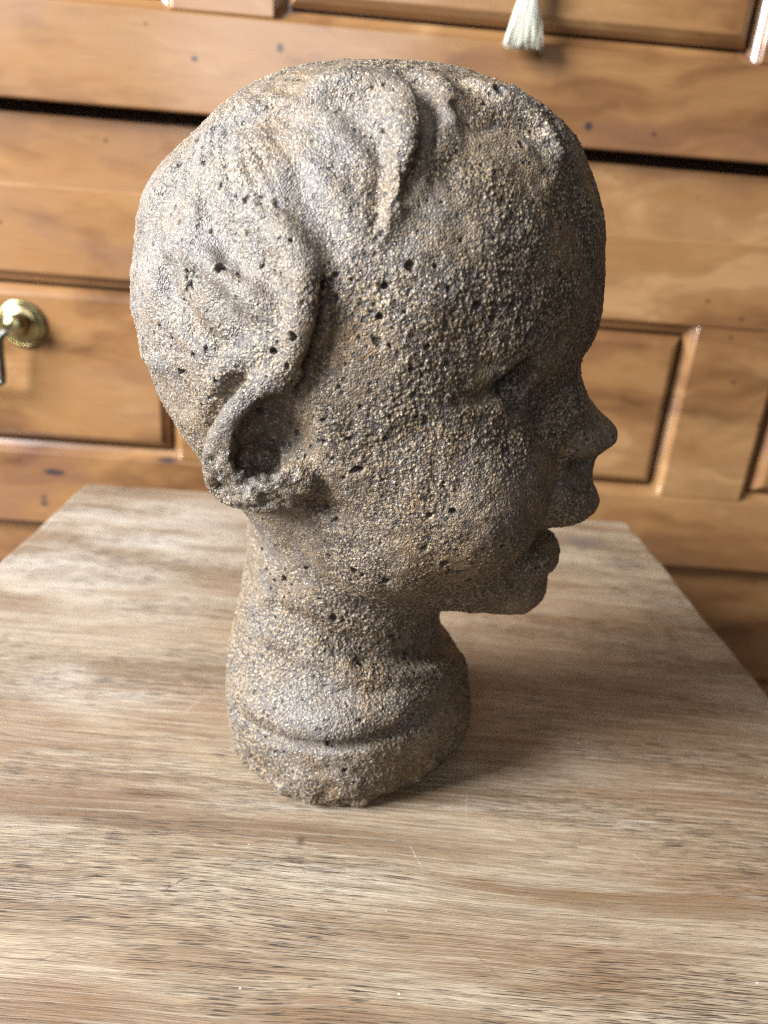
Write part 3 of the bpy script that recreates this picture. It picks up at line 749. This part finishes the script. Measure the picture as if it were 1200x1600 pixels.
    me = pydata('bail', v, f); smooth(me, 60)
    link('bail', me, dark_metal(), mid)
cabinet()

# ------------------------------------------------------------------ cream tassel hanging on the upper drawer
def tassel():
    root = empty('key_tassel', (0.0945, CY-0.012, 0.405))
    tag(root, 'cream thread tassel hanging in front of the upper drawer panel', 'tassel')
    T = thread()
    v, f = tube_mesh('cord', [(0, 0, 0.0), (0.0003, 0, -0.006), (0, 0, -0.012)], 0.0016, 10); me = pydata('cord', v, f); smooth(me); link('cord', me, T, root)
    prof = [(0.0012, 0.0), (0.0040, 0.0012), (0.0056, 0.004), (0.0060, 0.008), (0.0052, 0.011), (0.0046, 0.0125), (0.0054, 0.0145), (0.0054, 0.0165), (0.0040, 0.0175)]
    me = lathe('head_knot', prof, 24)
    o = link('head_knot', me, T, root, (0, 0, -0.0105)); o.rotation_euler = (math.radians(90), 0, 0)
    V, Fc = [], []
    r = random.Random(3)
    for i in range(170):
        a = r.uniform(0, 2*math.pi); q = math.sqrt(r.uniform(0.05, 1))
        x0, y0 = 0.0046*q*math.cos(a), 0.0040*q*math.sin(a)
        x1, y1 = 0.0150*q*math.cos(a)+r.uniform(-.0015, .0015), 0.0075*q*math.sin(a)-0.001
        L = 0.0340+r.uniform(-0.0022, 0.0018)
        P = []
        ph = r.uniform(0, 6)
        for k in range(7):
            t = k/6
            e = t**0.8
            P.append((x0+(x1-x0)*e+0.0004*math.sin(5*t+ph), y0+(y1-y0)*e+0.0004*math.cos(4*t+ph), -0.0265-t*L))
        tv, tf = tube_mesh('s', P, 0.00052, 5)
        b = len(V); V += tv; Fc += [tuple(b+j for j in q2) for q2 in tf]
    me = pydata('fringe', V, Fc); smooth(me, 180)
    o = link('fringe', me, T, root); o['kind'] = 'stuff'
tassel()

def sculpt():
    fl = Field(); Ft = FEAT
    def V(k): return np.array(Ft[k], float)
    def blob2(c, *a, **k): fl.both(fl.blob, c, *a, **k)
    def tube2(p, *a, **k): fl.both(fl.tube, p, *a, **k)
    # --- face
    blob2(V('cheek')[0]+[0.003, 0.0035, 0.001], (0.033, 0.031, 0.031), 0.014)
    blob2(V('cheek_front')[0]+[-0.002, 0.001, -0.009], (0.022, 0.0225, 0.023), 0.012)
    blob2(V('jaw')[0], (0.026, 0.020, 0.024), 0.010)
    # eye: hollow under the brow, a lid in it, a slit to the outer corner
    tube2(V('eye_slit'), [0.0016, 0.0016, 0.0024, 0.0036], 0.0018, 'cut')
    tube2(V('under_eye'), [0.0060, 0.0055], 0.008, 'cut')
    blob2(V('eye_slit')[0], (0.0022, 0.0024, 0.0015), 0.0008, 'cut')
    # nose
    fl.tube([(0.0575, 0, 0.1815), (0.0622, 0, 0.1690), (0.0718, 0, 0.1590), (0.0795, 0, 0.1540), (0.0828, 0, 0.1520)], [0.0075, 0.0064, 0.0060, 0.0062, 0.0062], 0.007)
    blob2((0.0620, -0.0085, 0.1575), (0.0135, 0.0125, 0.0190), 0.008)
    fl.tube([(0.0770, 0, 0.1490), (0.0790, 0, 0.1465), (0.0750, 0, 0.1395)], [0.0062, 0.0052, 0.0052], 0.003)
    blob2((0.0742, -0.0110, 0.1508), (0.0092, 0.0068, 0.0062), 0.0030)
    blob2((0.0790, -0.0055, 0.1408), (0.0045, 0.0024, 0.0030), 0.0015, 'cut')
    tube2(V('eye_hollow'), [0.0034, 0.0060, 0.0060, 0.0034], 0.0030, 'cut')
    # muzzle, upper lip, mouth, lower lip, chin
    blob2((0.0620, -0.0060, 0.1290), (0.0185, 0.0160, 0.0140), 0.005)
    fl.blob((0.0725, 0, 0.1240), (0.0145, 0.0185, 0.0072), 0.003, rot=0.25)
    fl.tube([(0.0785, 0, 0.1395), (0.0798, 0, 0.1345), (0.0825, 0, 0.1270)], [0.0040, 0.0036, 0.0032], 0.0030)
    fl.blob((0.0615, 0, 0.1030), (0.0142, 0.0210, 0.0090), 0.006, rot=-0.10)
    fl.blob((0.0590, 0, 0.0890), (0.0130, 0.0190, 0.0120), 0.006)
    fl.blob((0.0800, 0, 0.1120), (0.0240, 0.0260, 0.0022), 0.0015, 'cut', rot=0.16)
    tube2([(0.0800, -0.0120, 0.1130), (0.0690, -0.0200, 0.1120), (0.0590, -0.0285, 0.1095)], [0.0026, 0.0026, 0.0012], 0.003, 'cut')
    tube2([(0.0690, -0.0190, 0.1500), (0.0655, -0.0225, 0.1400), (0.0630, -0.0245, 0.1270), (0.0605, -0.0285, 0.1140), (0.0580, -0.0295, 0.1000)], [0.0012, 0.0024, 0.0028, 0.0026, 0.0012], 0.005, 'cut')
    # --- hair
    fl.tube(V('curl'), [0.0030, 0.0050, 0.0062, 0.0070, 0.0072, 0.0070, 0.0064, 0.0056, 0.0044, 0.0026], 0.0040)
    fl.tube(V('curl_groove'), [0.0015, 0.0034, 0.0040, 0.0032, 0.0018, 0.0008], 0.0030, 'cut')
    fl.tube(V('curl_inner'), [0.0008, 0.0020, 0.0022, 0.0016, 0.0010], 0.0030, 'cut')
    fl.tube(V('strand2'), [0.0030, 0.0042, 0.0042, 0.0036, 0.0018], 0.0030)
    fl.tube(V('strand3'), [0.0025, 0.0034, 0.0032, 0.0028, 0.0015], 0.0025)
    fl.tube(V('strand4'), [0.0020, 0.0028, 0.0026, 0.0014], 0.0025)
    fl.tube(V('fringe_hollow'), [0.0015, 0.0026, 0.0028, 0.0024, 0.0012], 0.0030, 'cut')
    fl.tube(V('lock'), [0.0015, 0.0034, 0.0048, 0.0056, 0.0056, 0.0052, 0.0048, 0.0040], 0.0050)
    fl.tube(V('lock_groove'), [0.0010, 0.0026, 0.0030, 0.0026, 0.0020], 0.0022, 'cut')
    fl.tube(V('lock2'), [0.0020, 0.0030, 0.0036, 0.0036, 0.0020], 0.0050)
    for k, w in (('flow1', 0.80), ('flow2', 0.75), ('flow3', 0.80), ('flow4', 0.60), ('flow5', 0.70)):
        fl.tube(V(k), [0.0010*w, 0.0036*w, 0.0042*w, 0.0036*w, 0.0010*w], 0.0050, 'cut')
    fl.tube(V('nape_ridge'), [0.0040, 0.0044, 0.0044, 0.0030], 0.0040)
    # far side of the hair: a few plain waves
    for k in ('lock', 'flow1', 'flow2', 'lock2'):
        q = V(k)*[1, -1, 1]
        fl.tube(q, [0.0015, 0.0035, 0.0040, 0.0035, 0.0015], 0.0045, 'add' if k.startswith('lock') else 'cut')
    # --- ears
    for sgn in (1, -1):
        S = np.array([1, sgn, 1])
        fl.tube(V('behind_ear')*S, [0.0012, 0.0036, 0.0044, 0.0030], 0.0055, 'cut')
        fl.tube(V('ear_body')*S, [0.0060, 0.0085, 0.0090, 0.0085, 0.0075, 0.0050], 0.0040)
        fl.tube(V('helix')*S, [0.0030, 0.0036, 0.0036, 0.0034, 0.0034, 0.0036, 0.0040, 0.0044, 0.0046, 0.0044, 0.0038], 0.0030)
        fl.tube(V('concha')*S, [0.0055, 0.0078, 0.0074], 0.0030, 'cut')
        fl.blob(V('concha2')[0]*S, (0.0085, 0.0075, 0.0085), 0.0040, 'cut')
        fl.blob(V('lobe_pit')[0]*S, (0.0105, 0.0065, 0.0060), 0.0050)
        fl.tube(V('antitragus')*S, [0.0022, 0.0030, 0.0026], 0.0020)
        fl.tube(V('lobe_shadow')*S, [0.0030, 0.0020], 0.0030, 'cut')
    # --- neck and stump
    fl.tube(V('neck_crease'), [0.0006, 0.0014, 0.0010], 0.0012, 'cut')
    fl.tube(V('collar'), [0.0065, 0.0085, 0.0090, 0.0090, 0.0080, 0.0060], 0.0050)
    fl.tube(V('neck_fold'), [0.0010, 0.0026, 0.0034, 0.0036, 0.0034, 0.0015], 0.0045, 'cut')
    fl.tube(V('base_bulge'), [0.0060, 0.0078, 0.0084, 0.0084, 0.0080, 0.0060], 0.0035)
    fl.tube(V('base_fold'), [0.0010, 0.0026, 0.0034, 0.0036, 0.0034, 0.0028, 0.0020, 0.0010], 0.0026, 'cut')
    fl.tube(V('small_crease'), [0.0005, 0.0012, 0.0006], 0.0015, 'cut')
    # footprint: chipped off at the near front, flat underside
    S = ax_s[:, None, None]; T = ax_t[None, :, None]; Z = ax_z[None, None, :]
    ang = np.degrees(np.arctan2(-T, S+0.004))
    foot = np.interp(ang, [-180, -120, -60, -20, 0, 20, 35, 50, 62, 73, 82, 92, 109, 126, 147, 165, 180],
                     [0.0505, 0.0490, 0.0500, 0.0525, 0.0500, 0.0447, 0.0430, 0.0423, 0.0435, 0.0456, 0.0476, 0.0485, 0.0481, 0.0482, 0.0486, 0.0500, 0.0505])
    d = np.hypot(S+0.004, T)-(foot+0.26*Z+0.0006-0.0026*np.exp(-np.maximum(Z, 0)/0.0016))
    fl.F = np.where(Z < 0.05, smax(fl.F, d.astype(np.float32), 0.004), fl.F).astype(np.float32)
    fl.F = np.maximum(fl.F, (0.0002-Z).astype(np.float32))
    return surface_nets(fl.F)

# ------------------------------------------------------------------ numpy noises for the grit
TAB = rng.random((4, 64, 64, 64)).astype(np.float32).reshape(4, -1)
def lat(i, j, k, salt):
    return (((i+salt*17) & 63) << 12) | (((j+salt*29) & 63) << 6) | ((k+salt*43) & 63)
def value_noise(P, cell, salt):
    q = (P/cell).astype(np.float32); b = np.floor(q).astype(np.int32); f = q-b; f = f*f*(3-2*f)
    out = np.zeros(len(P), np.float32)
    for i in (0, 1):
        for j in (0, 1):
            for k in (0, 1):
                w = (f[:,0] if i else 1-f[:,0])*(f[:,1] if j else 1-f[:,1])*(f[:,2] if k else 1-f[:,2])
                out += w*TAB[0][lat(b[:,0]+i, b[:,1]+j, b[:,2]+k, salt)]
    return out
def cell_noise(P, cell, salt):
    """distance to the nearest grain centre (in cells) and that grain's own random number"""
    q = (P/cell).astype(np.float32); b = np.floor(q).astype(np.int32); f = q-b
    best = np.full(len(P), 9.0, np.float32); rid = np.zeros(len(P), np.float32)
    for i in (-1, 0, 1):
        for j in (-1, 0, 1):
            for k in (-1, 0, 1):
                h = lat(b[:,0]+i, b[:,1]+j, b[:,2]+k, salt)
                d = (f[:,0]-i-TAB[0][h])**2+(f[:,1]-j-TAB[1][h])**2+(f[:,2]-k-TAB[2][h])**2
                m = d < best
                rid[m] = TAB[3][h[m]]
                best = np.where(m, d, best)
    return np.sqrt(best), rid

def quad_edges(Q):
    e = np.concatenate([Q[:, [0, 1]], Q[:, [1, 2]], Q[:, [2, 3]], Q[:, [3, 0]]]).astype(np.int64)
    e.sort(axis=1)
    key, inv = np.unique((e[:, 0] << 32) | e[:, 1], return_inverse=True)
    return np.stack([key >> 32, key & 0xFFFFFFFF], 1), inv.reshape(4, -1)
def relax(P, Q, times, w=0.5):
    E, _ = quad_edges(Q); n = len(P)
    deg = np.bincount(E.ravel(), minlength=n)[:, None]
    for _ in range(times):
        s = np.stack([np.bincount(E[:, 0], P[E[:, 1], k], n)+np.bincount(E[:, 1], P[E[:, 0], k], n) for k in range(3)], 1)
        P = P*(1-w)+w*s/deg
    return P
def split_quads(P, Q):
    E, inv = quad_edges(Q); n = len(P)
    mid = 0.5*(P[E[:, 0]]+P[E[:, 1]]); cen = P[Q].mean(1)
    m = inv+n; c = n+len(E)+np.arange(len(Q))
    quads = [np.stack([Q[:, i], m[i], c, m[i-1]], 1) for i in range(4)]
    return np.vstack([P, mid, cen]), np.vstack(quads)

def head():
    P, Q = sculpt()
    P = relax(P, Q, 2)
    P, Q = split_quads(P, Q)
    X = relax(P, Q, 2)
    n = len(X)
    a, b, c, d = (X[Q[:, i]] for i in range(4))
    fn = np.cross(c-a, d-b)
    N = np.stack([sum(np.bincount(Q[:, i], fn[:, k], n) for i in range(4)) for k in range(3)], 1)
    N /= np.linalg.norm(N, axis=1)[:, None]+1e-20
    me2 = bpy.data.meshes.new('clay_head')
    me2.vertices.add(n)
    me2.loops.add(4*len(Q)); me2.loops.foreach_set('vertex_index', Q.astype(np.int32).ravel())
    me2.polygons.add(len(Q)); me2.polygons.foreach_set('loop_start', np.arange(0, 4*len(Q), 4, dtype=np.int32))
    # broad unevenness of hand-worked clay
    lump = (value_noise(X, 0.016, 1)-0.5)*0.0016+(value_noise(X, 0.0065, 2)-0.5)*0.0008+(value_noise(X, 0.0028, 3)-0.5)*0.0005
    # grit: strong on cheek and temple, smeared smooth in patches
    grit = 0.62*value_noise(X, 0.020, 5)+0.38*value_noise(X, 0.009, 6)
    grit = np.clip((grit-0.30)/0.30, 0, 1)
    f1, rid = cell_noise(X, 0.00098, 11)
    bead = np.clip(1-(f1/0.75)**2, 0, 1)
    g = (bead*(0.35+0.9*rid)-0.30)*(0.00010+0.00036*grit)
    c1, cid = cell_noise(X, 0.0028, 31)
    coarse = np.clip(1-(c1/0.5)**2, 0, 1)*(cid > 0.72)*0.00035*grit
    rim = np.clip(1-X[:,2]/0.016, 0, 1)*(value_noise(X, 0.0045, 7)-0.5)*0.0060+np.clip(1-X[:,2]/0.030, 0, 1)*(value_noise(X, 0.011, 8)-0.5)*0.0045
    # eroded lower ear
    ear = np.zeros(n)
    for sg in (1, -1):
        c = np.array(FEAT['antitragus'][1])*[1, sg, 1]+[-0.004, 0, 0.001]
        ear = np.maximum(ear, np.clip(1.25-np.sqrt((((X-c)/[0.0175, 0.013, 0.0135])**2).sum(1)), 0, 1))
    crumble = ear*((value_noise(X, 0.0042, 51)-0.55)*0.0052+(value_noise(X, 0.0019, 52)-0.5)*0.0026)
    # fine hair: strands fanning out from the crown
    line = np.interp(X[:,2], [0.13, 0.165, 0.20, 0.215, 0.235, 0.25, 0.27], [-0.036, -0.022, -0.015, 0.000, 0.016, 0.042, 0.080])
    hair = np.clip((line-X[:,0])/0.006, 0, 1)*np.clip((X[:,2]-0.135)/0.02, 0, 1)
    dx = X-np.array([-0.060, 0.0, 0.262])
    rr = np.sqrt((dx**2).sum(1))
    th = np.arctan2(dx[:,2], dx[:,0])+5.0*rr*np.where(X[:,1] < 0, 1, -1)+X[:,1]*9
    q = np.stack([th*0.060, rr*0.16, np.full(n, 0.5)], 1)
    strand = (value_noise(q, 0.0075, 61)-0.5)*0.0020+(value_noise(q, 0.0034, 62)-0.5)*0.0009
    disp = lump+g+coarse+rim+crumble+hair*strand*np.clip((rr-0.018)/0.035, 0, 1)
    # blow-holes
    pit = np.zeros(n)
    cents = [(np.array(p), 0.0005+0.0009*random.random()**2) for p in PIT_POINTS]
    near = np.where(X[:,1] < 0.03)[0]
    cand = rng.choice(near, 4200, replace=False)
    dens = value_noise(X[cand], 0.018, 21)
    cand = cand[(rng.random(len(cand)) < np.clip((dens-0.35)*1.2, 0, 1))][:1000]
    for i in cand:
        cents.append((X[i], 0.00038+0.0011*rng.random()**5))
    far = rng.choice(np.where(X[:,1] >= 0.03)[0], 120, replace=False)
    for i in far: cents.append((X[i], 0.0006+0.001*rng.random()**2))
    order = np.argsort(X[:,2]); zs = X[order, 2]
    for c, r in cents:
        a, b = np.searchsorted(zs, [c[2]-2*r-0.001, c[2]+2*r+0.001])
        ids = order[a:b]
        d = X[ids]-c
        ax = rng.normal(size=3); ax /= np.linalg.norm(ax)
        along = d@ax
        q = np.sqrt(np.maximum((d**2).sum(1)-(0.15+0.6*rng.random())*along**2, 0))/r
        q = q*(1+0.9*(value_noise(X[ids], 0.0011, 41)-0.5))
        pit[ids] = np.maximum(pit[ids], np.clip(1.35-q, 0, 1)/1.0*(q < 1.35))
        disp[ids] -= np.clip(1.0-q**2, 0, 1)**0.6*r*(0.7+1.3*rng.random())
    low = 0.25+0.75*np.clip(X[:,2]/0.004, 0, 1)
    Y = X+N*(disp*low)[:, None]
    Y[:,2] = np.maximum(Y[:,2], 0.0)
    me2.vertices.foreach_set('co', Y.astype(np.float32).ravel())
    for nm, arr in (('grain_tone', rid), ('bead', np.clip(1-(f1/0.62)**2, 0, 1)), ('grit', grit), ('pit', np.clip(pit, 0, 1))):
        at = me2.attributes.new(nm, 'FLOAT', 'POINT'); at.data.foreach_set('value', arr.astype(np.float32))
    me2.update(calc_edges=True)
    me2.polygons.foreach_set('use_smooth', np.ones(len(Q), dtype=bool))
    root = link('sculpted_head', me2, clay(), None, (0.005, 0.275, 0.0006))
    root.rotation_euler = (0, 0, -math.radians(8))
    tag(root, 'gritty brown grey fired clay sculpture of a baby head in profile on the stool', 'sculpture')
head()
